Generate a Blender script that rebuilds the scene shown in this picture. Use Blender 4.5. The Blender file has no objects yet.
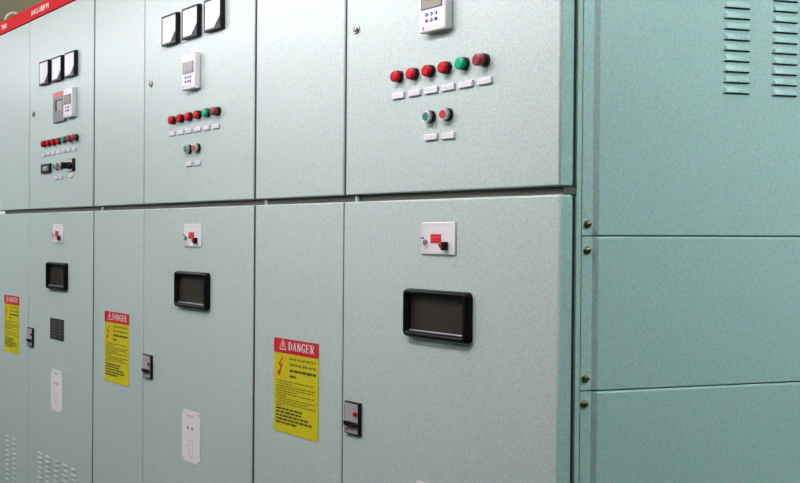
import bpy, bmesh, math, random
from mathutils import Vector, Matrix
random.seed(7)

# ------------------------------------------------------------------ camera
# The photograph is a crop of a wider frame, so the optical axis lies off its left edge.
F, CX, CY = 1140.0, -74.65, 241.2
YAW, PITCH, ROLL = 1.2841, -0.009787, 0.003882
CAM = Vector((1.34708, -1.37054, 1.51947))
_r = Vector((math.cos(YAW), math.sin(YAW), 0)); _f = Vector((-math.sin(YAW), math.cos(YAW), 0)); _u = Vector((0, 0, 1))
_fw = _f*math.cos(PITCH) + _u*math.sin(PITCH); _u2 = _u*math.cos(PITCH) - _f*math.sin(PITCH)
RIGHT = _r*math.cos(ROLL) + _u2*math.sin(ROLL); UP = _u2*math.cos(ROLL) - _r*math.sin(ROLL); FWD = _fw
scene = bpy.context.scene
COL = scene.collection
cd = bpy.data.cameras.new('camera'); co = bpy.data.objects.new('camera', cd); COL.objects.link(co)
cd.sensor_fit = 'HORIZONTAL'; cd.sensor_width = 36.0; cd.lens = F/800*36
cd.shift_x = (400-CX)/800; cd.shift_y = (CY-241.5)/800
cd.clip_start = 0.05; cd.clip_end = 60
m = Matrix((RIGHT, UP, -FWD)).transposed().to_4x4(); m.translation = CAM
co.matrix_world = m
scene.camera = co

def ray(x, y): return RIGHT*((x-CX)/F) - UP*((y-CY)/F) + FWD
def pf(x, y, Y=0.0):
    d = ray(x, y); return CAM + d*((Y-CAM.y)/d.y)      # point on a plane parallel to the door fronts
def ps(x, y, X=0.0):
    d = ray(x, y); return CAM + d*((X-CAM.x)/d.x)      # point on a plane parallel to the end side

# ------------------------------------------------------------------ world, exposure, lights
w = bpy.data.worlds.new('world'); scene.world = w; w.use_nodes = True
w.node_tree.nodes['Background'].inputs[0].default_value = (0.9, 0.95, 1.0, 1)
w.node_tree.nodes['Background'].inputs[1].default_value = 0.1
vs = scene.view_settings
vs.view_transform = 'Standard'; vs.look = 'None'; vs.gamma = 1.0; vs.use_curve_mapping = False
vs.exposure = 0.0
CEIL = 2.92
TUBE_Z = 2.52                        # bare tubes hung low over the aisle (the shadows under the instruments point back to them)
FIXTURES = [  # x, y, tube length, glow, colour, turn: the tubes themselves give the light (built with the room below)
    (-4.80, -1.55, 1.2, 76, (1.02, 0.98, 1.06), 0),
    (-3.30, -1.55, 1.2, 84, (1.02, 0.98, 1.06), 0),
    (-1.80, -1.55, 1.2, 60, (1.03, 0.98, 1.06), 0),
    (-0.26, -0.85, 1.2, 79, (1.13, 0.98, 1.04), 0),
    (1.30, 0.90, 1.2, 114, (0.75, 1.0, 1.03), 90),
    (-5.2, 2.4, 1.2, 95, (1.0, 1.0, 0.95), 0),  # added unseen behind the cabinets to brighten the ceiling above them
]

# ------------------------------------------------------------------ materials
def mat(name, col, rough=0.5, metal=0.0, spec=0.5, noise=None, bump=0.0, coat=0.0, trans=0.0, emit=None):
    mt = bpy.data.materials.new(name); mt.use_nodes = True
    nt = mt.node_tree; b = nt.nodes['Principled BSDF']
    b.inputs['Base Color'].default_value = (*col, 1); b.inputs['Roughness'].default_value = rough
    b.inputs['Metallic'].default_value = metal; b.inputs['Specular IOR Level'].default_value = spec
    b.inputs['Coat Weight'].default_value = coat; b.inputs['Coat Roughness'].default_value = 0.3
    b.inputs['Transmission Weight'].default_value = trans
    if emit:
        b.inputs['Emission Color'].default_value = (*emit[0], 1); b.inputs['Emission Strength'].default_value = emit[1]
    if noise or bump:
        g = nt.nodes.new('ShaderNodeNewGeometry')
        n = nt.nodes.new('ShaderNodeTexNoise'); n.inputs['Detail'].default_value = 2.0
        n.inputs['Scale'].default_value = noise[0] if noise else 400
        nt.links.new(g.outputs['Position'], n.inputs['Vector'])
        if noise:
            mx = nt.nodes.new('ShaderNodeMix'); mx.data_type = 'RGBA'; mx.blend_type = 'MULTIPLY'
            mx.inputs[0].default_value = noise[1]
            rp = nt.nodes.new('ShaderNodeValToRGB')
            rp.color_ramp.elements[0].position = 0.3; rp.color_ramp.elements[1].position = 0.7
            rp.color_ramp.elements[0].color = noise[2] if len(noise) > 2 else (0.5, 0.5, 0.5, 1)
            rp.color_ramp.elements[1].color = noise[3] if len(noise) > 3 else (1, 1, 1, 1)
            nt.links.new(n.outputs['Fac'], rp.inputs['Fac'])
            mx.inputs[6].default_value = (*col, 1)
            nt.links.new(rp.outputs['Color'], mx.inputs[7])
            nt.links.new(mx.outputs[2], b.inputs['Base Color'])
        if bump:
            bp = nt.nodes.new('ShaderNodeBump'); bp.inputs['Strength'].default_value = bump; bp.inputs['Distance'].default_value = 0.001
            nt.links.new(n.outputs['Fac'], bp.inputs['Height']); nt.links.new(bp.outputs['Normal'], b.inputs['Normal'])
    return mt
M = {}
def paint(name, col, rough, amt):
    mt = mat(name, col, rough); nt = mt.node_tree; b = nt.nodes['Principled BSDF']
    g = nt.nodes.new('ShaderNodeNewGeometry'); n = nt.nodes.new('ShaderNodeTexNoise')
    n.inputs['Scale'].default_value = 300; n.inputs['Detail'].default_value = 1.5
    nt.links.new(g.outputs['Position'], n.inputs['Vector'])
    mx = nt.nodes.new('ShaderNodeMix'); mx.data_type = 'RGBA'; mx.blend_type = 'OVERLAY'; mx.inputs[0].default_value = amt
    mx.inputs[6].default_value = (*col, 1); nt.links.new(n.outputs['Color'], mx.inputs[7]); nt.links.new(mx.outputs[2], b.inputs['Base Color'])
    bp = nt.nodes.new('ShaderNodeBump'); bp.inputs['Strength'].default_value = 0.04; bp.inputs['Distance'].default_value = 0.001
    nt.links.new(n.outputs['Fac'], bp.inputs['Height']); nt.links.new(bp.outputs['Normal'], b.inputs['Normal'])
    return mt
M['paint'] = paint('paint', (0.435, 0.55, 0.525), 0.36, 0.5)
M['frame'] = paint('frame_paint', (0.42, 0.55, 0.49), 0.45, 0.4)
M['inner'] = mat('inner_steel', (0.085, 0.080, 0.066), 0.6, noise=(120, 0.3))
M['dark'] = mat('dark_gap', (0.012, 0.014, 0.022), 0.8)
M['slot'] = mat('louvre_slot', (0.02, 0.025, 0.022), 0.8)
M['gap_shade'] = mat('gap_shade_black', (0.02, 0.02, 0.03), 0.7)  # near-black that stands in for the shade in the door gaps
M['red_strip'] = mat('red_header_paint', (0.62, 0.006, 0.010), 0.6, spec=0.1, noise=(60, 0.1))
M['white_print'] = mat('white_print', (0.85, 0.85, 0.85), 0.5)
M['white'] = mat('white_plastic', (0.72, 0.74, 0.77), 0.35, noise=(90, 0.05))
M['plate'] = mat('label_plate_white', (0.68, 0.70, 0.74), 0.35, noise=(90, 0.05))
M['black'] = mat('black_plastic', (0.005, 0.006, 0.010), 0.38, spec=0.2, noise=(200, 0.2))
M['black_gloss'] = mat('black_frame', (0.005, 0.006, 0.009), 0.25, spec=0.12, noise=(200, 0.2))
M['meter_face'] = mat('meter_dial', (0.53, 0.54, 0.59), 0.3, noise=(60, 0.06))
M['meter_grey'] = mat('meter_corner', (0.028, 0.028, 0.031), 0.45, spec=0.2, noise=(300, 0.2))
M['faint'] = mat('faint_print', (0.55, 0.55, 0.60), 0.5)
M['plate_ink'] = mat('pale_plate_print', (0.58, 0.60, 0.64), 0.5)
M['red_lens'] = mat('red_lens', (0.49, 0.006, 0.014), 0.22, noise=(150, 0.1), spec=0.3)
M['green_lens'] = mat('green_lens', (0.0, 0.34, 0.18), 0.22, noise=(150, 0.1), spec=0.3)
M['darkred_lens'] = mat('dark_red_lens', (0.24, 0.018, 0.035), 0.2, noise=(150, 0.2), coat=0.3)
M['red_cap'] = mat('red_cap', (0.42, 0.006, 0.016), 0.35, noise=(150, 0.1))
M['green_cap'] = mat('green_cap', (0.0, 0.22, 0.15), 0.35, noise=(150, 0.1))
M['chrome'] = mat('chrome_ring', (0.60, 0.61, 0.62), 0.28, metal=0.7, noise=(150, 0.08))
M['zinc'] = mat('zinc_lock', (0.42, 0.41, 0.40), 0.3, metal=1.0, noise=(150, 0.2))
M['brass'] = mat('passivated_screw', (0.26, 0.18, 0.09), 0.3, metal=1.0, noise=(250, 0.3))
M['lcd'] = mat('lcd_screen', (0.15, 0.155, 0.11), 0.25, noise=(300, 0.2))
M['navy'] = mat('navy_border', (0.02, 0.025, 0.10), 0.4)
M['blue_key'] = mat('blue_key', (0.03, 0.10, 0.42), 0.4)
M['key_grey'] = mat('key_pale', (0.55, 0.60, 0.72), 0.4)
M['red_key'] = mat('red_key', (0.68, 0.03, 0.05), 0.4)
M['relay_grey'] = mat('relay_grey', (0.17, 0.18, 0.19), 0.4, noise=(200, 0.15))
M['relay_pane'] = mat('relay_pane', (0.30, 0.30, 0.26), 0.3, noise=(200, 0.15))
M['relay_red'] = mat('relay_red', (0.75, 0.05, 0.05), 0.4)
M['lock_grey'] = mat('lock_face', (0.37, 0.35, 0.38), 0.4, noise=(300, 0.15))
M['glass_dark'] = mat('smoked_pane', (0.026, 0.024, 0.019), 0.32, spec=0.4, noise=(420, 0.5, (0.45, 0.45, 0.5, 1), (1.3, 1.25, 1.2, 1)))
M['yellow'] = mat('sign_yellow', (0.56, 0.53, 0.004), 0.45, noise=(120, 0.12))
M['sign_red'] = mat('sign_red', (0.52, 0.006, 0.02), 0.45, noise=(120, 0.1))
M['sign_ink'] = mat('sign_ink', (0.07, 0.065, 0.008), 0.6)
M['sign_ink2'] = mat('sign_thin_ink', (0.22, 0.20, 0.004), 0.6)
M['orange'] = mat('sign_orange_line', (0.80, 0.33, 0.0), 0.6)
M['paper'] = mat('placard_white', (0.78, 0.78, 0.82), 0.4, noise=(90, 0.05))
M['ink'] = mat('grey_ink', (0.30, 0.30, 0.34), 0.6)
M['nameplate'] = mat('dark_nameplate', (0.018, 0.022, 0.022), 0.35, noise=(300, 0.3))
M['np_ink'] = mat('nameplate_print', (0.17, 0.18, 0.19), 0.5)
M['cream'] = mat('cream_paint', (0.90, 0.88, 0.78), 0.4, noise=(100, 0.1))
M['beige'] = mat('beige_plate', (0.62, 0.58, 0.42), 0.4, noise=(100, 0.1))
M['wall'] = mat('olive_wall', (0.30, 0.27, 0.17), 0.8, noise=(2.5, 0.35, (0.6, 0.72, 0.55, 1), (1, 1, 1, 1)))
M['wall_pale'] = mat('pale_wall', (0.15, 0.16, 0.145), 0.8, noise=(3, 0.1))
M['ceiling'] = mat('ceiling_paint', (0.60, 0.54, 0.36), 0.85, noise=(2.0, 0.25))
M['floor'] = mat('epoxy_floor', (0.045, 0.10, 0.068), 0.4, noise=(4, 0.2))
M['lamp_metal'] = mat('fixture_white', (0.75, 0.75, 0.74), 0.4, noise=(20, 0.05))

# ------------------------------------------------------------------ mesh helpers
class MB:
    """collects faces in local coordinates; x right, y into the cabinet, z up"""
    def __init__(s): s.bm = bmesh.new(); s.mats = []
    def mi(s, m):
        if m not in s.mats: s.mats.append(m)
        return s.mats.index(m)
    def box(s, x0, x1, y0, y1, z0, z1, m, bev=0.0, seg=2):
        t = bmesh.new()
        bmesh.ops.create_cube(t, size=1)
        for v in t.verts:
            v.co = Vector(((x0+x1)/2+v.co.x*(x1-x0), (y0+y1)/2+v.co.y*(y1-y0), (z0+z1)/2+v.co.z*(z1-z0)))
        if bev: bmesh.ops.bevel(t, geom=t.edges[:], offset=bev, segments=seg, profile=0.5, affect='EDGES')
        t.normal_update()
        s._merge(t, m, smooth=bev > 0)
        return s
    def _merge(s, t, m, smooth=False):
        i = s.mi(m); mp = {}
        for v in t.verts: mp[v] = s.bm.verts.new(v.co)
        for f in t.faces:
            try:
                nf = s.bm.faces.new([mp[v] for v in f.verts]); nf.material_index = i
                n_ = f.normal; nf.smooth = smooth and max(abs(n_.x), abs(n_.y), abs(n_.z)) < 0.999
            except ValueError: pass
        t.free()
    def face(s, pts, m, smooth=False):
        f = s.bm.faces.new([s.bm.verts.new(p) for p in pts]); f.material_index = s.mi(m); f.smooth = smooth
        return s
    def lathe(s, prof, m, n=24, c=(0, 0, 0), axis='y', cap0=True, cap1=True):
        """profile of (radius, position along axis); axis 'y' runs along y, 'x' along x, 'z' along z"""
        i = s.mi(m); rings = []
        c = Vector(c)
        for r, h in prof:
            ring = []
            for k in range(n):
                a = 2*math.pi*k/n; p, q = r*math.cos(a), r*math.sin(a)
                v = {'y': Vector((p, h, q)), 'x': Vector((h, p, q)), 'z': Vector((p, q, h))}[axis]
                ring.append(s.bm.verts.new(c+v))
            rings.append(ring)
        for a, b in zip(rings, rings[1:]):
            for k in range(n):
                f = s.bm.faces.new((a[k], a[(k+1) % n], b[(k+1) % n], b[k])); f.material_index = i; f.smooth = True
        for cap, ring in ((cap0, rings[0]), (cap1, rings[-1])):
            if cap:
                f = s.bm.faces.new(ring); f.material_index = i
        return s
    def prism(s, pts, y0, y1, m, mside=None):
        """pts: (x, z) outline; front face at y0 and back at y1"""
        i = s.mi(m); j = s.mi(mside or m)
        a = [s.bm.verts.new((p[0], y0, p[1])) for p in pts]; b = [s.bm.verts.new((p[0], y1, p[1])) for p in pts]
        n = len(pts)
        f = s.bm.faces.new(a); f.material_index = i
        f = s.bm.faces.new(b[::-1]); f.material_index = j
        for k in range(n):
            f = s.bm.faces.new((a[k], b[k], b[(k+1) % n], a[(k+1) % n])); f.material_index = j
        return s
    def mesh(s, name):
        bmesh.ops.recalc_face_normals(s.bm, faces=s.bm.faces[:])
        me = bpy.data.meshes.new(name); s.bm.to_mesh(me); s.bm.free()
        for k in s.mats: me.materials.append(M[k])
        return me

def wpos(o):
    p = Vector(o.location)
    while o.parent: o = o.parent; p += Vector(o.location)
    return p
def put(name, me, parent=None, at=(0, 0, 0), label=None, kind=None):
    """link mesh me as an object named name at world position at"""
    if isinstance(me, MB): me = me.mesh(name)
    o = bpy.data.objects.new(name, me); COL.objects.link(o)
    at = Vector(at)
    if parent: o.parent = parent; at = at - wpos(parent)
    o.location = at
    if label: o['label'] = label
    if kind: o['kind'] = kind
    return o
def thing(name, at, label, cat, group=None):
    o = bpy.data.objects.new(name, None); COL.objects.link(o); o.location = at; o.empty_display_size = 0.2
    o['label'] = label; o['category'] = cat
    if group: o['group'] = group
    return o
def rrect(x0, x1, z0, z1, r, n=5):
    pts = []
    for cx, cz, a0 in ((x1-r, z1-r, 0), (x0+r, z1-r, 90), (x0+r, z0+r, 180), (x1-r, z0+r, 270)):
        for k in range(n+1):
            a = math.radians(a0+90*k/n); pts.append((cx+r*math.cos(a), cz+r*math.sin(a)))
    return pts
def ring_frame(mb, loops, m):
    """loops: list of (outline pts, y); neighbouring loops are joined by smooth faces"""
    i = mb.mi(m); vs_ = [[mb.bm.verts.new((p[0], y, p[1])) for p in pts] for pts, y in loops]
    n = len(vs_[0])
    for a, b in zip(vs_, vs_[1:]):
        for k in range(n):
            f = mb.bm.faces.new((a[k], a[(k+1) % n], b[(k+1) % n], b[k])); f.material_index = i; f.smooth = True
def text_mesh(txt, h, wide=1.0, y=0.0, m='white_print', bold=0.0):
    cu = bpy.data.curves.new('txt', 'FONT'); cu.body = txt; cu.size = 1.0; cu.offset = bold
    ob = bpy.data.objects.new('txt', cu); COL.objects.link(ob)
    dg = bpy.context.evaluated_depsgraph_get(); dg.update()
    me = bpy.data.meshes.new_from_object(ob.evaluated_get(dg))
    bpy.data.objects.remove(ob); bpy.data.curves.remove(cu)
    xs = [v.co.x for v in me.vertices]; ys = [v.co.y for v in me.vertices]
    x0, y0, sc = min(xs), min(ys), h/(max(ys)-min(ys)); sx = wide/(max(xs)-min(xs))
    for v in me.vertices: v.co = Vector(((v.co.x-x0)*sx, y, (v.co.y-y0)*sc))
    me.materials.clear(); me.materials.append(M[m])
    return me
def strokes(mb, lines, y, m):
    """flat pen strokes: each (x0, z0, x1, z1, width)"""
    for x0, z0, x1, z1, wd in lines:
        d = Vector((x1-x0, z1-z0)); d.normalize(); n = Vector((-d.y, d.x))*wd/2
        mb.face([(x0+n.x, y, z0+n.y), (x0-n.x, y, z0-n.y), (x1-n.x, y, z1-n.y), (x1+n.x, y, z1+n.y)], m)

# ------------------------------------------------------------------ the room
RX0, RX1, RY0, RY1 = -7.5, 4.2, -3.0, 3.6
def struct(name, mb): 
    o = put(name, mb); o['kind'] = 'structure'; return o
struct('floor', MB().box(RX0, RX1, RY0, RY1, -0.1, 0, 'floor'))
struct('ceiling', MB().box(RX0, RX1, RY0, RY1, CEIL, CEIL+0.1, 'ceiling'))
struct('wall_left', MB().box(RX0-0.1, RX0, RY0, RY1, 0, CEIL, 'wall'))
struct('wall_right', MB().box(RX1, RX1+0.1, RY0, RY1, 0, CEIL, 'wall_pale'))
struct('wall_front', MB().box(RX0, RX1, RY0-0.1, RY0, 0, CEIL, 'wall_pale'))
for x, y, L, P, c, rz in FIXTURES:
    t = thing('ceiling_light', (x, y, CEIL), ('white twin-tube batten hung over the aisle along the cabinet doors' if rz == 0 and y < 0 else 'white twin-tube batten hung beside the louvred end panels' if rz else 'added unseen batten behind the cabinets, brightening the ceiling'), 'ceiling light', 'ceiling batten lights'); t.rotation_euler.z = math.radians(rz)
    hz_ = TUBE_Z-CEIL+0.025
    put('housing', MB().box(-L/2-0.03, L/2+0.03, -0.055, 0.055, hz_, hz_+0.05, 'lamp_metal', 0.006), t, (x, y, CEIL))
    for e in (-1, 1): put('hanger_rod', MB().lathe([(0.005, hz_+0.05), (0.005, 0)], 'lamp_metal', 8, (e*L*0.35, 0, 0), 'z'), t, (x, y, CEIL))
    mname = 'tube_%d' % int(x*100)
    M[mname] = mat('tube_glow', (0.9, 0.9, 0.9), 0.4, emit=(c, P))
    for s in (-1, 1):
        put('tube', MB().lathe([(0.014, -L/2), (0.014, L/2)], mname, 12, (0, s*0.05, TUBE_Z-CEIL), 'x'), t, (x, y, CEIL))
        for e in (-1, 1):
            put('lamp_holder', MB().box(e*(L/2+0.012)-0.011, e*(L/2+0.012)+0.011, s*0.05-0.016, s*0.05+0.016, TUBE_Z-CEIL-0.018, hz_+0.01, 'lamp_metal', 0.003), t, (x, y, CEIL))

# ------------------------------------------------------------------ cabinets
H_TOP, H_HEAD = 2.197, 2.2435       # top of the doors / of the red strip
GAP_T, GAP_B = 1.5878, 1.5755       # upper edge and lower edge of the horizontal gap
DOOR_T = 0.0258                     # door thickness
FR = 0.0325                         # plane of the frame behind the doors
DEPTH = 1.50
XB = [0.0, -0.8030, -1.6185, -2.4280]
XS = [-0.4985, -1.3130, -2.1120]
LAB = ['grey-green switchgear cabinet closing the row, its bare side faced with screwed louvred panels',
       'grey-green switchgear cabinet between two others, with six lamps and three white-faced meters',
       'grey-green switchgear cabinet carrying seven lamps, a black rotary switch and louvred lower doors']
cabs = [thing('switchgear_cabinet', ((XB[i]+XB[i+1])/2, 0.0, 0), LAB[i], 'cabinet', None) for i in range(3)]

def door(cab, name, x0, x1, z0, z1):
    cx, cz = (x0+x1)/2, (z0+z1)/2; hx, hz = (x1-x0)/2, (z1-z0)/2
    mb = MB().box(-hx, hx, 0, DOOR_T, -hz, hz, 'paint', 0.0032, 2)
    return put(name, mb, cab, (cx, 0, cz))
for i, cab in enumerate(cabs):
    xl, xr, xs = XB[i+1], XB[i], XS[i]
    c = Vector(cab.location)
    g, gu, gl = 0.0040, (0.0028, 0.0012, 0.0012)[i], (0.0016, 0.0012, 0.0012)[i]     # half gaps: cabinet joint, upper and lower door pair
    xo = -0.003 if i == 0 else 0
    xe = xr if i == 0 else xr-g
    door(cab, 'upper_instrument_door', xs+gu, xe, GAP_T, H_TOP)
    door(cab, 'upper_side_door', xl+g, xs-gu, GAP_T, H_TOP)
    door(cab, 'lower_main_door', xs+gl+xo, xe, 0.12, GAP_B)
    door(cab, 'lower_side_door', xl+g, xs-gl+xo, 0.12, GAP_B)
    for x_, hw, z0, z1 in ((xs, gu, GAP_T+0.001, H_TOP-0.001), (xs+xo, gl, 0.121, GAP_B-0.001)):
        put('seam_shade_strip', MB().box(-hw+0.0001, hw-0.0001, 0.0020, DOOR_T, z0, z1, 'gap_shade'), cab, (x_, 0, 0), 'dark strip painting the shade between the doors')  # dark strip in the seam, its shade put into the colour
    for z0, z1 in ((GAP_T+0.001, H_TOP-0.001), (0.121, GAP_B-0.001)):
        put('joint_shade_strip', MB().box(0.0001, g-0.0001, 0.0020, DOOR_T, z0, z1, 'gap_shade'), cab, (xl, 0, 0), 'dark strip painting the shade in the cabinet joint')  # joint shade painted as a dark strip just behind the door faces
        if i: put('joint_shade_strip', MB().box(-g+0.0001, -0.0001, 0.0020, DOOR_T, z0, z1, 'gap_shade'), cab, (xr, 0, 0), 'dark strip painting the shade in the cabinet joint')
    # carcass: back shell behind the frame, set in so that it never pokes out of the side panels
    xi = xr-0.012 if i == 0 else xr-0.0005
    mb = MB()
    mb.box(xl+0.0005, xi, 0.09, DEPTH, 0.0, H_TOP+0.010, 'paint')
    put('body', mb, cab, (0, 0, 0))
    # front frame rails
    fr = MB()
    fr.box(xl+0.0005, xi, FR, 0.089, GAP_B-0.03, GAP_T+0.03, 'inner')
    put('centre_rail', MB().box(xl+0.0003, xr-(0.002 if i == 0 else 0.0003), 0.0100, FR-0.0002, GAP_B+0.0006, GAP_T-0.0006, 'inner'), cab, (0, 0, 0), 'brownish rail in the gap between upper and lower doors')
    fr.box(xl+0.0005, xi, FR, 0.089, 0.0, 0.11, 'frame')
    fr.box(xl+0.0005, xi, FR, 0.089, H_TOP-0.04, H_TOP+0.010, 'frame')
    fr.box(xl+0.0005, xl+0.04, FR, 0.089, 0.111, GAP_B-0.031, 'frame')
    fr.box(xs-0.02, xs+0.02, FR, 0.089, 0.111, GAP_B-0.031, 'frame')
    fr.box(xl+0.0005, xl+0.04, FR, 0.089, GAP_T+0.031, H_TOP-0.041, 'frame')
    fr.box(xs-0.02, xs+0.02, FR, 0.089, GAP_T+0.031, H_TOP-0.041, 'frame')
    put('front_frame', fr, cab, (0, 0, 0))
    ga = MB()   # black fill painting the shade in the open gap between doors and frame
    for z0, z1 in ((0.125, GAP_B-0.004), (GAP_T+0.004, H_TOP-0.004)):
        ga.box(xl+0.003, xe-0.004, DOOR_T+0.0002, FR-0.0002, z0, z1, 'gap_shade')
    put('door_gap_shade', ga, cab, (0, 0, 0))
    # light brackets that show in the gap between upper and lower doors
    for px in ((356.2, 265.6), (None, 102.0), (None, 1.5))[i]:
        if px is None: continue
        p = pf(px, 202, 0.004); wd = 0.0030 if px > 10 else 0.03
        put('gap_bracket', MB().box(-wd, wd, 0, 0.0043, -0.0050, 0.0050, 'cream' if px < 10 else 'paint'), cab, (p.x, 0.004, (GAP_T+GAP_B)/2-0.0008), 'pale steel bracket inside the gap')
    # red strip
    hp = put('header_strip', MB().box(-(xr-xl)/2, (xr-xl)/2, 0, 0.02, 0, H_HEAD-H_TOP-0.003, 'red_strip', 0.0012), cab, ((xl+xr)/2, 0.0, H_TOP+0.003), 'red header strip with white lettering')
    if i == 2:
        for txt, xa, xb, ya, yb in (('AH12-10BP P1', 31.2, 48.6, 15.3, 10.3), ):
            a, b = pf(xa, 15.4), pf(xb, 6.7); h = pf(xa, 10.4).z-a.z
            put('header_lettering', text_mesh(txt, 0.0175, b.x-a.x, -0.0006, bold=0.02), hp, (a.x, 0, H_TOP+0.0155), 'white lettering')
        a, b = pf(1.4, 29.3), pf(7.3, 26.5)
        put('header_lettering', text_mesh('TM8A', 0.0175, b.x-a.x, -0.0006, bold=0.03), hp, (a.x, 0, H_TOP+0.0155), 'white lettering')
        # lifting eye on the roof
        c0 = pf(13.0, 20.2, 0.13)
        mb = MB(); R_, r_ = 0.0275, 0.0050
        n, k2 = 28, 8; rows = []
        for a in range(n):
            A = 2*math.pi*a/n; rows.append([mb.bm.verts.new(((R_+r_*math.cos(2*math.pi*b/k2))*math.cos(A), r_*math.sin(2*math.pi*b/k2), (R_+r_*math.cos(2*math.pi*b/k2))*math.sin(A))) for b in range(k2)])
        mi_ = mb.mi('cream')
        for a in range(n):
            for b in range(k2):
                f = mb.bm.faces.new((rows[a][b], rows[(a+1) % n][b], rows[(a+1) % n][(b+1) % k2], rows[a][(b+1) % k2])); f.material_index = mi_; f.smooth = True
        zb = H_TOP+0.010-c0.z
        mb.lathe([(0.018, zb), (0.018, zb+0.006), (0.009, zb+0.008), (0.007, -R_+0.002)], 'cream', 16, axis='z')
        o = put('lifting_eye', mb, cab, (c0.x, 0.13, c0.z), 'cream lifting eye bolt on the roof'); o.rotation_euler.z = math.radians(62)

# ------------------------------------------------------------------ end side of the first cabinet
c1 = cabs[0]
post = MB()
post.box(-0.06, 0.0, FR, 0.0412, 0.0, H_TOP+0.010, 'frame', 0.0012)
put('corner_post', post, c1, (0, 0, 0))
RAISE, Y_F0, Y_F1 = 0.0058, 0.0424, 0.0620
Y_R = ps(599.8, 190, RAISE).y
def side_panel(z0, z1):
    """tray panel: flat screwed flange in front, sloped step, raised field with rounded upper and lower edges"""
    mb = MB(); i = mb.mi('paint'); e = 0.0008
    prof = [(-0.011, Y_F0), (0.0, Y_F0), (0.0, Y_F1), (RAISE*0.94, Y_R-0.0012), (RAISE, Y_R), (RAISE, DEPTH-0.08), (RAISE*0.9, DEPTH-0.078), (0.0, DEPTH-0.066), (0.0, DEPTH-0.005), (-0.011, DEPTH-0.005)]
    zs = [(z0+e, .8), (z0+e+0.0010, 0.0), (z1-e-0.0032, 0.0), (z1-e-0.0016, .35), (z1-e, 1.0)]
    zc = (z0+z1)/2; rows = []
    for z, k in zs: rows.append([mb.bm.verts.new((x-0.0028*k if q_ in (3, 4, 5, 6) else x, y, z-zc)) for q_, (x, y) in enumerate(prof)])
    n = len(prof)
    for a, b in zip(rows, rows[1:]):
        for q in range(n-1):
            f = mb.bm.faces.new((a[q], a[q+1], b[q+1], b[q])); f.material_index = i
    for r in (rows[0], rows[-1]):
        f = mb.bm.faces.new(r); f.material_index = i
    return put('side_panel', mb, c1, (0, 0, zc), 'grey-green side panel with screwed flange')
SEAM = [ps(700, 236.2, 0.006).z, ps(700, 386.3, 0.006).z]
PZ = [H_TOP+0.010, SEAM[0], SEAM[1], 0.75, 0.02]
panels = [side_panel(PZ[k+1], PZ[k]) for k in range(4)]
scr = MB()
scr.lathe([(0.0060, 0.0), (0.0060, 0.0016), (0.0053, 0.0016), (0.0051, 0.0034), (0.0038, 0.0048), (0.0015, 0.0053)], 'brass', 16, axis='x')
scr.box(0.0050, 0.0056, -0.0038, 0.0038, -0.0006, 0.0006, 'slot')
scr_me = scr.mesh('side_screw')
for px, py, k in ((588.7, 224.4, 0), (588.4, 250.6, 1), (586.4, 379.0, 1), (585.4, 404.4, 2)):
    p = ps(px, py, 0.003)
    put('screw', scr_me, panels[k], (0.0, p.y, p.z), 'yellow passivated dome-head screw')
for k, z in ((0, H_TOP-0.02), (2, 0.768), (3, 0.732), (3, 0.05)):
    put('screw', scr_me, panels[k], (0.0, 0.0535, z), 'yellow passivated dome-head screw')

def louvre_mesh(name, W, Hh, P):
    """pressed hood in the x-z plane, mouth at the bottom, bulging towards -y"""
    mb = MB(); i = mb.mi('paint'); j = mb.mi('slot')
    top = Hh; e = W*0.07
    prof = [(top, 0.0), (top*0.72, -P*0.36), (top*0.42, -P*0.78), (0.0018, -P), (0.0, -P*0.96)]
    L = [mb.bm.verts.new((-W/2+(e if k < 4 else e), y, z)) for k, (z, y) in enumerate(prof)]
    R_ = [mb.bm.verts.new((W/2-e, y, z)) for z, y in prof]
    for k in range(len(prof)-1):
        f = mb.bm.faces.new((L[k], L[k+1], R_[k+1], R_[k])); f.material_index = i; f.smooth = True
    for side, s in ((L, -1), (R_, 1)):
        a = mb.bm.verts.new((s*W/2, 0, top*0.95)); b = mb.bm.verts.new((s*W/2, 0, 0))
        f = mb.bm.faces.new([side[0], side[1], side[2], side[3], side[4], b, a]); f.material_index = i
    f = mb.bm.faces.new((L[4], R_[4], mb.bm.verts.new((W/2, -0.0001, -0.0012)), mb.bm.verts.new((-W/2, -0.0001, -0.0012)))); f.material_index = j  # dark face across the mouth; the opening's shade is put into its colour
    return mb.mesh(name)
# louvres on the top side panel (turned to face +x)
lm = louvre_mesh('side_louvre', 0.0535, 0.0105, 0.0046)
b0, b1 = ps(735.8, 93.2, RAISE), ps(783.8, 95.6, RAISE)
pitch = (ps(735.2, 8.0, RAISE).z-b0.z)/8
for col in range(4):
    for row in range(12):
        y = b0.y+(b1.y-b0.y)*col
        o = put('louvre', lm, panels[0], (RAISE-0.0002, y, b0.z+pitch*row)); o.rotation_euler.z = math.radians(90)

# louvres low on the doors of the third cabinet
c3 = cabs[2]
def part(cab, name): return [o for o in cab.children if o.name.split('.')[0] == name][0]
lm2 = louvre_mesh('door_louvre', 0.036, 0.0095, 0.0046)
dm, dn = part(c3, 'lower_main_door'), part(c3, 'lower_side_door')
for dr, cols, tops, pit in ((dm, (40.3, 48.1, 56.3, 64.9, 73.8), (452.4, 456.5, 460.8, 465.3, 469.7), 4.92), (dn, (8.05, 14.8), (435.8, 439.4), 4.80)):
    pts = [pf(x, y) for x, y in zip(cols, tops)]
    z0 = sum(p.z for p in pts)/len(pts); dz = pf(cols[0], tops[0]).z-pf(cols[0], tops[0]+pit*5).z
    for p in pts:
        for row in range(14):
            put('louvre', lm2, dr, (p.x, 0.0002, z0-0.005-dz/5*row))

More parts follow.
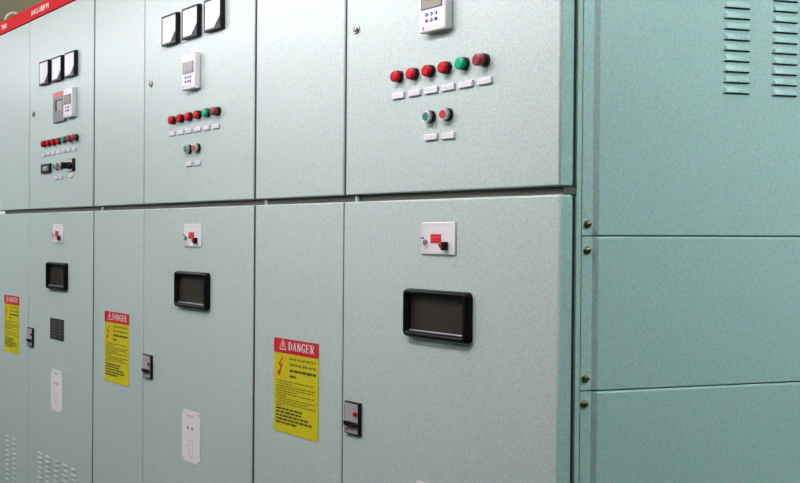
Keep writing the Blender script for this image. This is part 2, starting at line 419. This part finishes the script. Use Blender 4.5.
# ------------------------------------------------------------------ instruments (shared meshes)
def meter_set(cab, pts):
    S = 0.074; D = 0.0125
    bz = MB().box(0, S, -D, 0, -S, 0, 'black', 0.0015, 2).mesh('meter')
    x0, x1, z0, z1 = 0.0085, S-0.003, -S+0.0055, -0.0062
    fc = MB().prism([(x0, z1), (x1, z1), (x1, -S*0.60), (x0+(x1-x0)*0.60, z0), (x0, z0)], -D-0.0008, -D+0.001, 'meter_face').mesh('dial')
    tr = MB().prism([(x1, -S*0.62), (x1, z0), (x0+(x1-x0)*0.62, z0)], -D-0.0006, -D+0.001, 'meter_grey').mesh('corner_cover')
    pr = MB()
    for k in range(7):
        a = math.radians(105+k*12); r0, r1 = 0.034, 0.039
        cx, cz = 0.062, -0.058
        strokes(pr, [(cx+r0*math.cos(a), cz+r0*math.sin(a), cx+r1*math.cos(a), cz+r1*math.sin(a), 0.0012)], -D-0.0011, 'faint')
    strokes(pr, [(0.018, -0.054, 0.040, -0.054, 0.0016), (0.006, -0.010, 0.066, -0.010, 0.0012)], -D-0.0011, 'faint')
    pr = pr.mesh('dial_print')
    for p in pts:
        o = put('meter', bz, cab, (p.x, 0, p.z), 'square black-framed meter with white dial')
        put('dial', fc, o, (p.x, 0, p.z)); put('corner_cover', tr, o, (p.x, 0, p.z)); put('dial_print', pr, o, (p.x, 0, p.z))
D = -0.0125
meter_set(cabs[1], [pf(161.3, 17.0, D), pf(181.6, 9.2, D), pf(203.6, 0.8, D)])
meter_set(cabs[2], [pf(38.9, 62.4, D), pf(51.3, 58.2, D), pf(64.1, 53.4, D)])

def relay(cab, x0, z0, x1, z1, d):
    """white handheld-like controller; x0,z0 lower left and x1,z1 upper right of the front"""
    W, H = x1-x0, z1-z0
    o = put('controller', MB().box(0, W, -d, 0, 0, H, 'white', 0.0035, 3), cab, (x0, 0, z0), 'white controller with small grey screen and keys')
    y = -d-0.0004
    P = (x0, 0, z0)
    put('screen_border', MB().prism([(W*.10, H*.445), (W*.90, H*.445), (W*.90, H*.775), (W*.10, H*.775)], y-0.0004, y+0.001, 'navy'), o, P)
    put('screen', MB().prism([(W*.15, H*.465), (W*.87, H*.465), (W*.87, H*.762), (W*.15, H*.762)], y-0.0010, y, 'lcd'), o, P)
    for r in range(2):
        for q in range(3):
            cx, cz = W*(.32+.175*q), H*(.345-.118*r)
            kk = MB().lathe([(0.0031, y+0.0006), (0.0031, y-0.0010), (0.0027, y-0.0013)], 'red_key' if (r, q) == (1, 0) else 'blue_key', 14, (cx, 0, cz))
            if (r, q) not in ((1, 0), (1, 2)): kk.lathe([(0.0016, y-0.0012), (0.0016, y-0.0016)], 'key_grey', 10, (cx, 0, cz))
            put('key', kk, o, P)
    pr = MB()
    strokes(pr, [(W*(.28+.15*q), H*.85, W*(.34+.15*q), H*.85, 0.0022) for q in range(4)] + [(W*.18, H*.905, W*.5, H*.905, 0.0018), (W*.35, H*.095, W*.85, H*.095, 0.0018)], y-0.0003, 'faint')
    strokes(pr, [(W*.17, H*.10, W*.23, H*.10, 0.0035)], y-0.0004, 'red_key'); strokes(pr, [(W*.17, H*.065, W*.23, H*.065, 0.0022)], y-0.0004, 'blue_key')
    put('controller_print', pr, o, P)
    return o
d = 0.0165
a, b = pf(181.4, 91.0, -d), pf(194.8, 51.6, -d)
WR, HR = b.x-a.x, b.z-a.z
relay(cabs[1], a.x, a.z, b.x, b.z, d)
a = pf(418.4, 34.4, -d); b = pf(444.9, 29.0, -d)
relay(cabs[0], a.x, a.z, b.x, a.z+HR*(b.x-a.x)/WR*1.0, d)
a, b = pf(63.0, 118.3, -d), pf(71.8, 86.6, -d)
relay(cabs[2], a.x, a.z, b.x, b.z, d)
# grey relay beside it
a, b = pf(52.6, 123.4, -0.008), pf(64.6, 90.0, -0.008); W, H = b.x-a.x, b.z-a.z; P = (a.x, 0, a.z)
o = put('protection_relay', MB().box(0, W, -0.008, 0, 0, H, 'relay_grey', 0.002), cabs[2], P, 'grey protection relay with red top bar')
put('top_bar', MB().prism([(W*.04, H*.86), (W*.98, H*.86), (W*.98, H*.955), (W*.04, H*.955)], -0.0086, -0.006, 'relay_red'), o, P)
put('window_recess', MB().prism([(W*.20, H*.38), (W*.80, H*.38), (W*.80, H*.74), (W*.20, H*.74)], -0.0084, -0.006, 'black'), o, P)
put('window_pane', MB().prism([(W*.40, H*.38), (W*.80, H*.38), (W*.80, H*.69), (W*.40, H*.69)], -0.0090, -0.0075, 'relay_pane'), o, P)

RL = 0.0100
def lamp_meshes():
    out = {}
    out['collar'] = MB().lathe([(RL*1.06, 0), (RL*1.06, -0.0062), (RL*.98, -0.0068)], 'black', 24).mesh('indicator_lamp')
    for c in ('red', 'green', 'darkred'):
        L = 0.0065 if c != 'darkred' else 0.0115
        out[c] = MB().lathe([(RL*.97, -0.0064), (RL*.97, -0.0064-L+0.0010), (RL*.90, -0.0064-L-0.0002), (RL*.62, -0.0064-L-0.0010)], c+'_lens', 24).mesh('lens')
    out['plate'] = MB().box(-0.0150, 0.0150, -0.0042, 0, -0.0054, 0.0054, 'plate', 0.0012, 2).mesh('label_plate')
    pm = MB(); strokes(pm, [(-0.009, 0.0, -0.001, 0.0, 0.0016), (0.001, 0.0, 0.008, 0.0, 0.0016)], -0.0045, 'plate_ink')
    out['plate_print'] = pm.mesh('plate_print')
    out['bcol'] = MB().lathe([(RL*1.10, 0), (RL*1.10, -0.0055), (RL*1.02, -0.0060)], 'black', 24).mesh('push_button')
    out['ring'] = MB().lathe([(RL*1.0, -0.0055), (RL*1.0, -0.0122), (RL*.93, -0.0130), (RL*.74, -0.0130), (RL*.72, -0.0124)], 'chrome', 24).mesh('chrome_ring')
    for c in ('red', 'green'):
        out[c+'_cap'] = MB().lathe([(RL*.72, -0.0110), (RL*.72, -0.0133), (RL*.60, -0.0137)], c+'_cap', 20).mesh('cap')
    return out
LM = lamp_meshes()
def lamps(cab, items):
    for x, y, c in items:
        p = pf(x-0.7*(x+410)/850, y, -0.0130 if c != 'darkred' else -0.0180)
        o = put('indicator_lamp', LM['collar'], cab, (p.x, 0, p.z), {'red': 'round red indicator lamp', 'green': 'round green indicator lamp', 'darkred': 'long dark red indicator lamp'}[c])
        put('lens', LM[c], o, (p.x, 0, p.z))
def plates(cab, pts, k=1.0):
    for x, y in pts:
        p = pf(x-0.4, y, -0.0042)
        o = put('label_plate', LM['plate'], cab, (p.x, 0, p.z), 'small white label plate'); o.scale.x = k
        put('plate_print', LM['plate_print'], o, (p.x, 0, p.z))
def buttons(cab, items):
    for x, y, c in items:
        p = pf(x, y, -0.0134)
        o = put('push_button', LM['bcol'], cab, (p.x, 0, p.z), c+' push button in a chrome ring')
        put('chrome_ring', LM['ring'], o, (p.x, 0, p.z)); put('cap', LM[c+'_cap'], o, (p.x, 0, p.z))
lamps(cabs[0], [(394.2, 76.3, 'red'), (409.5, 73.6, 'red'), (425.5, 70.7, 'red'), (441.8, 67.3, 'red'), (459.3, 63.4, 'green'), (476.8, 59.6, 'darkred')])
plates(cabs[0], [(397.9, 95.6), (413.9, 92.9), (430.2, 90.2), (447.4, 87.2), (465.1, 84.1), (484.0, 80.8), (430.3, 137.0), (447.4, 135.6)])
buttons(cabs[0], [(424.8, 116.6, 'green'), (441.9, 114.2, 'red')])
lamps(cabs[1], [(169.9, 120.1, 'red'), (178.0, 118.4, 'red'), (186.4, 116.5, 'red'), (195.1, 114.7, 'red'), (203.9, 112.8, 'green'), (212.3, 111.1, 'darkred')])
plates(cabs[1], [(172, 133.6), (180.1, 132.3), (188.6, 130.8), (197.4, 129.2), (206.4, 127.7), (215.5, 126.1), (188.6, 163.9), (197.2, 162.9)], 0.86)
buttons(cabs[1], [(184.9, 149.1, 'green'), (193.4, 148.0, 'red')])
lamps(cabs[2], [(41.9, 143.9, 'red'), (46.8, 143.0, 'red'), (51.7, 142.0, 'red'), (56.7, 141.0, 'red'), (61.8, 139.8, 'green'), (66.7, 138.5, 'darkred'), (72.1, 137.4, 'darkred')])
plates(cabs[2], [(43.9, 154.9), (48.5, 153.8), (53.1, 152.7), (58.1, 151.8), (63.2, 150.9), (68.3, 150.0), (74.0, 149.1), (55.9, 178.1), (60.6, 177.3), (71.1, 175.8)], 0.76)
buttons(cabs[2], [(53.6, 166.3, 'green'), (58.0, 165.6, 'red')])
# digital meter and rotary switch of the third cabinet
a, b = pf(40.5, 173.8, -0.007), pf(49.8, 163.2, -0.007); W, H = b.x-a.x, b.z-a.z; P = (a.x, 0, a.z)
o = put('digital_meter', MB().box(0, W, -0.007, 0, 0, H, 'black', 0.0015), cabs[2], P, 'small square black digital meter')
put('screen', MB().prism([(W*.2, H*.25), (W*.8, H*.25), (W*.8, H*.78), (W*.2, H*.78)], -0.0078, -0.006, 'relay_grey'), o, P)
strokes_mb = MB(); strokes(strokes_mb, [(W*.36, H*.6, W*.66, H*.6, H*.12), (W*.36, H*.42, W*.6, H*.42, H*.08)], -0.0081, 'key_grey'); put('screen_print', strokes_mb, o, P)
a, b = pf(67.6, 171.8, -0.003), pf(74.6, 158.0, -0.003); W, H = b.x-a.x, b.z-a.z; P = (a.x, 0, a.z)
o = put('rotary_switch', MB().box(0, W, -0.003, 0, 0, H, 'black', 0.001), cabs[2], P, 'black rotary switch on a square plate')
put('face_plate', MB().prism([(W*.06, H*.05), (W*.60, H*.05), (W*.60, H*.95), (W*.06, H*.95)], -0.0036, -0.002, 'beige'), o, P)
kb = MB().lathe([(H*.30, -0.003), (H*.28, -0.010), (H*.20, -0.012)], 'black', 20, (W*.42, 0, H*.46))
kb.box(W*.42-H*.09, W*.42+H*.09, -0.034, -0.011, H*.46-H*.26, H*.46+H*.26, 'black', 0.0025)
put('switch_knob', kb, o, P)

# door locks on the upper doors
lk = MB().lathe([(0.0085, 0), (0.0085, -0.002), (0.0072, -0.0034)], 'zinc', 20)
lk.lathe([(0.0052, -0.0034), (0.0052, -0.0050), (0.0040, -0.0056)], 'zinc', 16)
lk.box(-0.0010, 0.0010, -0.0062, -0.0050, -0.0038, 0.0038, 'slot')
lk = lk.mesh('cam_lock')
for cab, x, y in ((cabs[0], 355.0, 29.3), (cabs[1], 149.9, 84.2), (cabs[2], 32.9, 114.0)):
    p = pf(x, y, -0.004); o = put('cam_lock', lk, cab, (p.x, 0, p.z), 'small metal cam lock'); o.rotation_euler.y = math.radians(25)

# ------------------------------------------------------------------ lower doors
# white interlock plates
def interlock(cab, tl, br):
    a, b = pf(tl[0], br[1], -0.003), pf(br[0], tl[1], -0.003); W, H = b.x-a.x, b.z-a.z; P = (a.x, 0, a.z)
    o = put('interlock_plate', MB().box(0, W, -0.003, 0, 0, H, 'white', 0.0012), cab, P, 'white interlock plate with a red notice and a key flap')
    y = -0.0033
    put('notice', MB().prism([(W*.29, H*.355), (W*.60, H*.355), (W*.60, H*.635), (W*.29, H*.635)], y-0.0004, y+0.001, 'sign_red'), o, P)
    pr = MB()
    strokes(pr, [(W*.33, H*.53, W*.56, H*.53, H*.035), (W*.33, H*.44, W*.50, H*.44, H*.02)], y-0.0007, 'relay_red')
    strokes(pr, [(W*.07, H*.905, W*.88, H*.905, H*.012), (W*.07, H*.07, W*.65, H*.07, H*.012), (W*.075, H*.07, W*.075, H*.9, W*.008)], y-0.0002, 'faint')
    put('plate_print', pr, o, P)
    kh = MB().lathe([(H*.085, y+0.001), (H*.085, y-0.002), (H*.06, y-0.003)], 'zinc', 16, (W*.13, 0, H*.40))
    kh.box(W*.115, W*.20, y-0.006, y-0.003, H*.30, H*.34, 'zinc'); kh.box(W*.06, W*.11, y-0.005, y-0.002, H*.49, H*.53, 'black')
    put('padlock_hasp', kh, o, P)
    put('key_flap', MB().box(W*.69, W*.81, y-0.008, y, H*.14, H*.40, 'black', 0.0012), o, P)
    put('flap_tab', MB().prism([(W*.64, H*.33), (W*.75, H*.34), (W*.75, H*.20), (W*.69, H*.22)], y-0.0095, y-0.0075, 'red_cap'), o, P)
interlock(cabs[0], (421.2, 222.1), (455.2, 254.2))
interlock(cabs[1], (183.8, 223.8), (201.2, 246.6))
interlock(cabs[2], (52.3, 224.2), (63.0, 242.8))

def window(cab, x0, x1, yt, yb):
    """x0/x1: left and right front edges; yt/yb: top and bottom at the left edge"""
    d = 0.0125
    a, b = pf(x0, yb, -d), pf(x0, yt, -d); xr = pf(x1, yt, -d).x
    W, H = xr-a.x, b.z-a.z; P = (a.x, 0, a.z); bz = 0.0075
    mb = MB(); R_ = 0.009
    o1 = rrect(-0.0015, W+0.0015, -0.0015, H+0.0015, R_); o2 = rrect(0, W, 0, H, R_*.9); o3 = rrect(0.002, W-0.002, 0.002, H-0.002, R_*.75)
    i1 = rrect(bz, W-bz, bz, H-bz, 0.0025); i2 = rrect(bz+0.0015, W-bz-0.0015, bz+0.0015, H-bz-0.0015, 0.002)
    ring_frame(mb, [(o1, 0.0), (o1, -0.004), (o2, -d+0.002), (o3, -d), (i1, -d), (i2, -0.0015)], 'black_gloss')
    o = put('observation_window', mb, cab, P, 'black-framed rounded observation window with smoked pane')
    put('pane', MB().prism(rrect(bz, W-bz, bz, H-bz, 0.002), -0.0018, -0.0004, 'glass_dark'), o, P)
    sill = MB().box(bz+0.001, W-bz-0.001, -0.0052, -0.0019, bz+0.0015, bz+0.0040, 'chrome', 0.0006)  # bright strip stands in for light catching the frame's lower inner ledge
    put('sill_highlight', sill, o, P, 'bright strip painting the highlight on the ledge below the pane')
window(cabs[0], 401.9, 465.9, 288.8, 335.2)
window(cabs[1], 173.4, 205.4, 271.2, 305.8)
window(cabs[2], 45.3, 64.2, 262.2, 288.2)

def mech_lock(cab, tl, bl, xr, red, hand):
    d = 0.0060
    a, b = pf(*bl, -d), pf(*tl, -d); x1 = pf(xr, tl[1], -d).x; W, H = x1-a.x, b.z-a.z; P = (a.x, 0, a.z)
    o = put('interlock_latch', MB().box(0, W, -d, 0, 0, H, 'black', 0.001), cab, P, 'black interlock latch with grey face and red button')
    y = -d-0.0004
    put('latch_face', MB().prism([(W*.06, H*.04), (W*.90, H*.04), (W*.90, H*.95), (W*.06, H*.95)], y, y+0.001, 'lock_grey'), o, P)
    r = pf(*red, -d-0.004)
    put('red_button', MB().lathe([(0.0044, -d), (0.0044, -d-0.0030), (0.0032, -d-0.0040)], 'red_lens', 16), o, (r.x, 0, r.z))
    h = pf(*hand, -d-0.004)
    put('slide_handle', MB().prism([(-0.017, -0.0040), (0.012, -0.0040), (0.018, 0.0), (0.012, 0.0040), (-0.017, 0.0040)], -d-0.006, -d, 'black'), o, (h.x, 0, h.z))
    pr = MB()
    strokes(pr, [(W*.16, H*.80, W*.80, H*.80, 0.003), (W*.16, H*.70, W*.35, H*.70, 0.0025), (W*.35, H*.10, W*.8, H*.10, 0.0025)], y-0.0003, 'ink')
    strokes(pr, [(W*.12, H*.13, W*.26, H*.13, 0.004)], y-0.0003, 'red_cap')
    put('latch_print', pr, o, P)
mech_lock(cabs[0], (344.0, 400.2), (344.0, 432.4), 359.3, (353.8, 414.4), (350.0, 423.8))
mech_lock(cabs[1], (142.3, 353.6), (142.3, 377.0), 151.0, (147.6, 364.2), (145.2, 370.6))
mech_lock(cabs[2], (26.8, 327.0), (26.8, 345.8), 32.4, (30.3, 334.8), (28.6, 340.2))

# danger signs
def danger_letters(h):
    """slab-serif capitals DANGER as flat strokes; cap height h, narrow width"""
    mb = MB(); y = 0.0
    st, th, sf = 0.165*h, 0.07*h, 0.06*h; Wd = 0.62*h; adv = 0.80*h
    def L(x, segs): strokes(mb, [(x+a*Wd, b*h, x+c*Wd, e*h, w_) for a, b, c, e, w_ in segs], y, 'white_print')
    glyph = {
        'D': [(.18, 0, .18, 1, st), (0, .03, .6, .03, sf), (0, .97, .6, .97, sf), (.6, .97, .88, .75, th*1.3), (.88, .78, .88, .22, st), (.88, .25, .6, .03, th*1.3)],
        'A': [(.12, 0, .5, 1, th*1.1), (.5, 1, .88, 0, st), (.27, .35, .72, .35, th), (-.02, .03, .3, .03, sf), (.66, .03, 1.06, .03, sf)],
        'N': [(.14, 0, .14, 1, th*1.2), (.14, .98, .88, .02, st), (.88, 0, .88, 1, th*1.2), (0, .03, .3, .03, sf), (0, .97, .24, .97, sf), (.72, .97, 1.04, .97, sf)],
        'G': [(.85, .80, .6, .97, th*1.3), (.6, .97, .35, .95, th*1.3), (.35, .95, .14, .70, th*1.5), (.14, .75, .14, .25, st), (.14, .28, .4, .04, th*1.5), (.4, .04, .85, .06, th*1.3), (.84, .02, .84, .42, st*.9), (.6, .42, 1.02, .42, sf), (.86, .7, .86, 1, sf)],
        'E': [(.18, 0, .18, 1, st), (0, .03, .9, .03, sf), (0, .97, .88, .97, sf), (.2, .52, .66, .52, sf), (.88, .0, .92, .27, sf), (.88, .74, .88, 1, sf), (.66, .4, .66, .64, sf)],
        'R': [(.18, 0, .18, 1, st), (0, .03, .36, .03, sf), (0, .97, .65, .97, sf), (.65, .97, .86, .84, th*1.3), (.84, .88, .84, .62, st*.9), (.86, .66, .62, .50, th*1.3), (.2, .5, .65, .5, sf), (.5, .5, .88, .02, st*.9), (.78, .03, 1.06, .03, sf)]}
    for k, ch in enumerate('DANGER'): L(k*adv, glyph[ch])
    return mb, 5*adv+Wd
def danger_sign(cab, tl, tr, bl, bow=0.0):
    a, b = pf(*bl, -0.001), pf(*tl, -0.001); x1 = pf(*tr, -0.001).x
    xl = (a.x+b.x)/2; W, H = x1-xl, b.z-a.z; P = (xl, 0, a.z); T = -0.0012
    hb = 0.845
    o = put('danger_sign', MB().prism(rrect(0, W, 0, H, 0.003), T, -0.0001, 'yellow'), cab, P, 'yellow danger sign with red heading and lightning symbol')
    top = [p for p in rrect(0, W, H*hb, H, 0.003)]
    put('red_heading', MB().prism(top, T-0.0004, T+0.0003, 'sign_red'), o, P)
    lt, lw = danger_letters(0.0170)
    me = lt.mesh('heading_lettering'); tw = W*.56
    for v in me.vertices: v.co.x *= tw/lw
    put('heading_lettering', me, o, (xl+W*.345, T-0.0008, a.z+H*.886), 'white lettering')
    tri = MB(); cxx, cz = W*.215, H*.885; s = 0.0115
    strokes(tri, [(cxx-s, cz, cxx+s, cz, .0014), (cxx-s, cz, cxx, cz+s*1.75, .0014), (cxx+s, cz, cxx, cz+s*1.75, .0014), (cxx, cz+s*.5, cxx, cz+s*1.15, .0030), (cxx, cz+s*.18, cxx, cz+s*.36, .0028)], T-0.0008, 'white_print')
    put('warning_triangle', tri, o, P)
    bolt = MB(); bx, bzz, bh = W*.155, H*.615, H*.19
    bolt.face([(bx+.006, T-.0006, bzz+bh), (bx-.008, T-.0006, bzz+bh*.50), (bx+.002, T-.0006, bzz+bh*.52), (bx-.004, T-.0006, bzz+bh*.18), (bx-.009, T-.0006, bzz+bh*.20), (bx-.007, T-.0006, bzz-.004), (bx+.004, T-.0006, bzz+bh*.16), (bx, T-.0006, bzz+bh*.17), (bx+.009, T-.0006, bzz+bh*.62), (bx-.001, T-.0006, bzz+bh*.58), (bx+.010, T-.0006, bzz+bh)], 'sign_red')
    put('lightning_symbol', bolt, o, P, 'red lightning arrow')
    ln = MB(); strokes(ln, [(W*.31, H*hb, W*.31, H*.585, .0008), (0.001, H*.585, W*.31, H*.585, .0008)], T-.0005, 'orange'); put('symbol_border', ln, o, P)
    # print: the small lines of text are too fine to read, only their word lengths show
    rng = random.Random(3)
    tx = MB()
    def row(z, x0, x1, hgt, m):
        x = x0
        while x < x1-0.003:
            wl = min(rng.uniform(0.006, 0.019), x1-x)
            strokes(tx, [(x, z, x+wl, z, hgt)], T-.0006, m); x += wl+0.0022
    for z, x1_, hg, m_ in ((.795, .95, .0046, 'sign_ink2'), (.735, .95, .0046, 'sign_ink2'), (.672, .95, .0050, 'sign_ink'), (.612, .52, .0045, 'sign_ink')):
        row(H*z, W*.37, W*x1_, hg, m_)
    zz = .548
    for k, e in enumerate((.90, .46, .93, .90, .55, .93, .30, .96, .80, .96, .18)):
        row(H*zz, W*(.06 if k not in (1, 8) else .10), W*e, .0026, 'sign_ink2'); zz -= .0265
    zz -= .004
    for e in (.66, .64, .80, .87, .55):
        row(H*zz, W*.06, W*e, .0040, 'sign_ink'); zz -= .0375
    put('small_print', tx, o, P, 'lines of small dark print')
danger_sign(cabs[0], (273.6, 336.9), (318.8, 343.0), (274.4, 429.6))
danger_sign(cabs[1], (103.9, 310.3), (129.2, 314.0), (105.4, 380.2))
danger_sign(cabs[2], (4.1, 294.4), (19.3, 296.6), (4.6, 350.9))

# white single-line placards and the dark nameplate
def placard(cab, tl, xr, yb):
    a, b = pf(tl[0], yb, -0.001), pf(*tl, -0.001); x1 = pf(xr, tl[1], -0.001).x
    placard_world(cab, a.x, b.z, x1-a.x, b.z-a.z)
def placard_world(cab, x0, z1, W, H):
    P = (x0, 0, z1-H)
    T = -0.0016
    o = put('diagram_placard', MB().prism(rrect(0, W, 0, H, 0.002), T, -0.0001, 'paper'), cab, P, 'white placard with printed single-line diagram')
    pr = MB(); mx_ = W*.46
    strokes(pr, [(W*.28, H*.90, W*.66, H*.90, .0018), (mx_, H*.90, mx_, H*.84, .001), (mx_, H*.78, mx_, H*.74, .001), (mx_, H*.55, mx_, H*.50, .001), (W*.40, H*.42, W*.62, H*.42, .001), (W*.40, H*.42, W*.40, H*.30, .001),
                 (W*.62, H*.42, W*.62, H*.12, .001), (W*.34, H*.30, W*.42, H*.30, .0012), (W*.34, H*.24, W*.48, H*.24, .0012), (W*.36, H*.18, W*.50, H*.18, .0012), (W*.50, H*.36, W*.60, H*.36, .0012), (W*.50, H*.12, W*.56, H*.12, .0012), (W*.48, H*.08, W*.56, H*.08, .0012)], T-.0004, 'ink')
    for q in (-1, 1):
        pr.lathe([(0.0042, T), (0.0042, T-.0006)], 'ink', 12, (mx_+q*W*.12, 0, H*.66))
    put('diagram_print', pr, o, P)
    for fx in (.07, .93):
        for fz in (.045, .955):
            put('rivet', MB().lathe([(0.0024, T), (0.0024, T-.0008), (0.0012, T-.0014)], 'zinc', 10, (W*fx, 0, H*fz)), o, P)
placard(cabs[1], (181.9, 408.3), 200.4, 459.1)
placard(cabs[2], (50.9, 368.0), 62.3, 408.9)
zh = pf(181.9, 408.3).z - pf(181.9, 459.1).z
tl = (417.2, 479.8); a = pf(*tl); 
xw = pf(200.4, 414).x-pf(181.9, 408.3).x
# same placard on the first cabinet, mostly below the picture
placard_world(cabs[0], a.x, a.z, xw, zh)
a, b = pf(50.2, 338.4, -0.001), pf(50.2, 317.5, -0.001); x1 = pf(63.8, 320.0, -0.001).x; W, H = x1-a.x, b.z-a.z; P = (a.x, 0, a.z)
o = put('rating_plate', MB().box(0, W, -0.0016, 0, 0, H, 'nameplate', 0.0004, 1), cabs[2], P, 'dark rating plate with fine print')
pr = MB()
for k in range(6):
    z = H*(.86-.14*k)
    strokes(pr, [(W*.14, z, W*.42, z, .0022), (W*.62, z, W*(.86 if k % 2 else .78), z, .0022)], -0.0020, 'np_ink')
put('plate_print', pr, o, P)
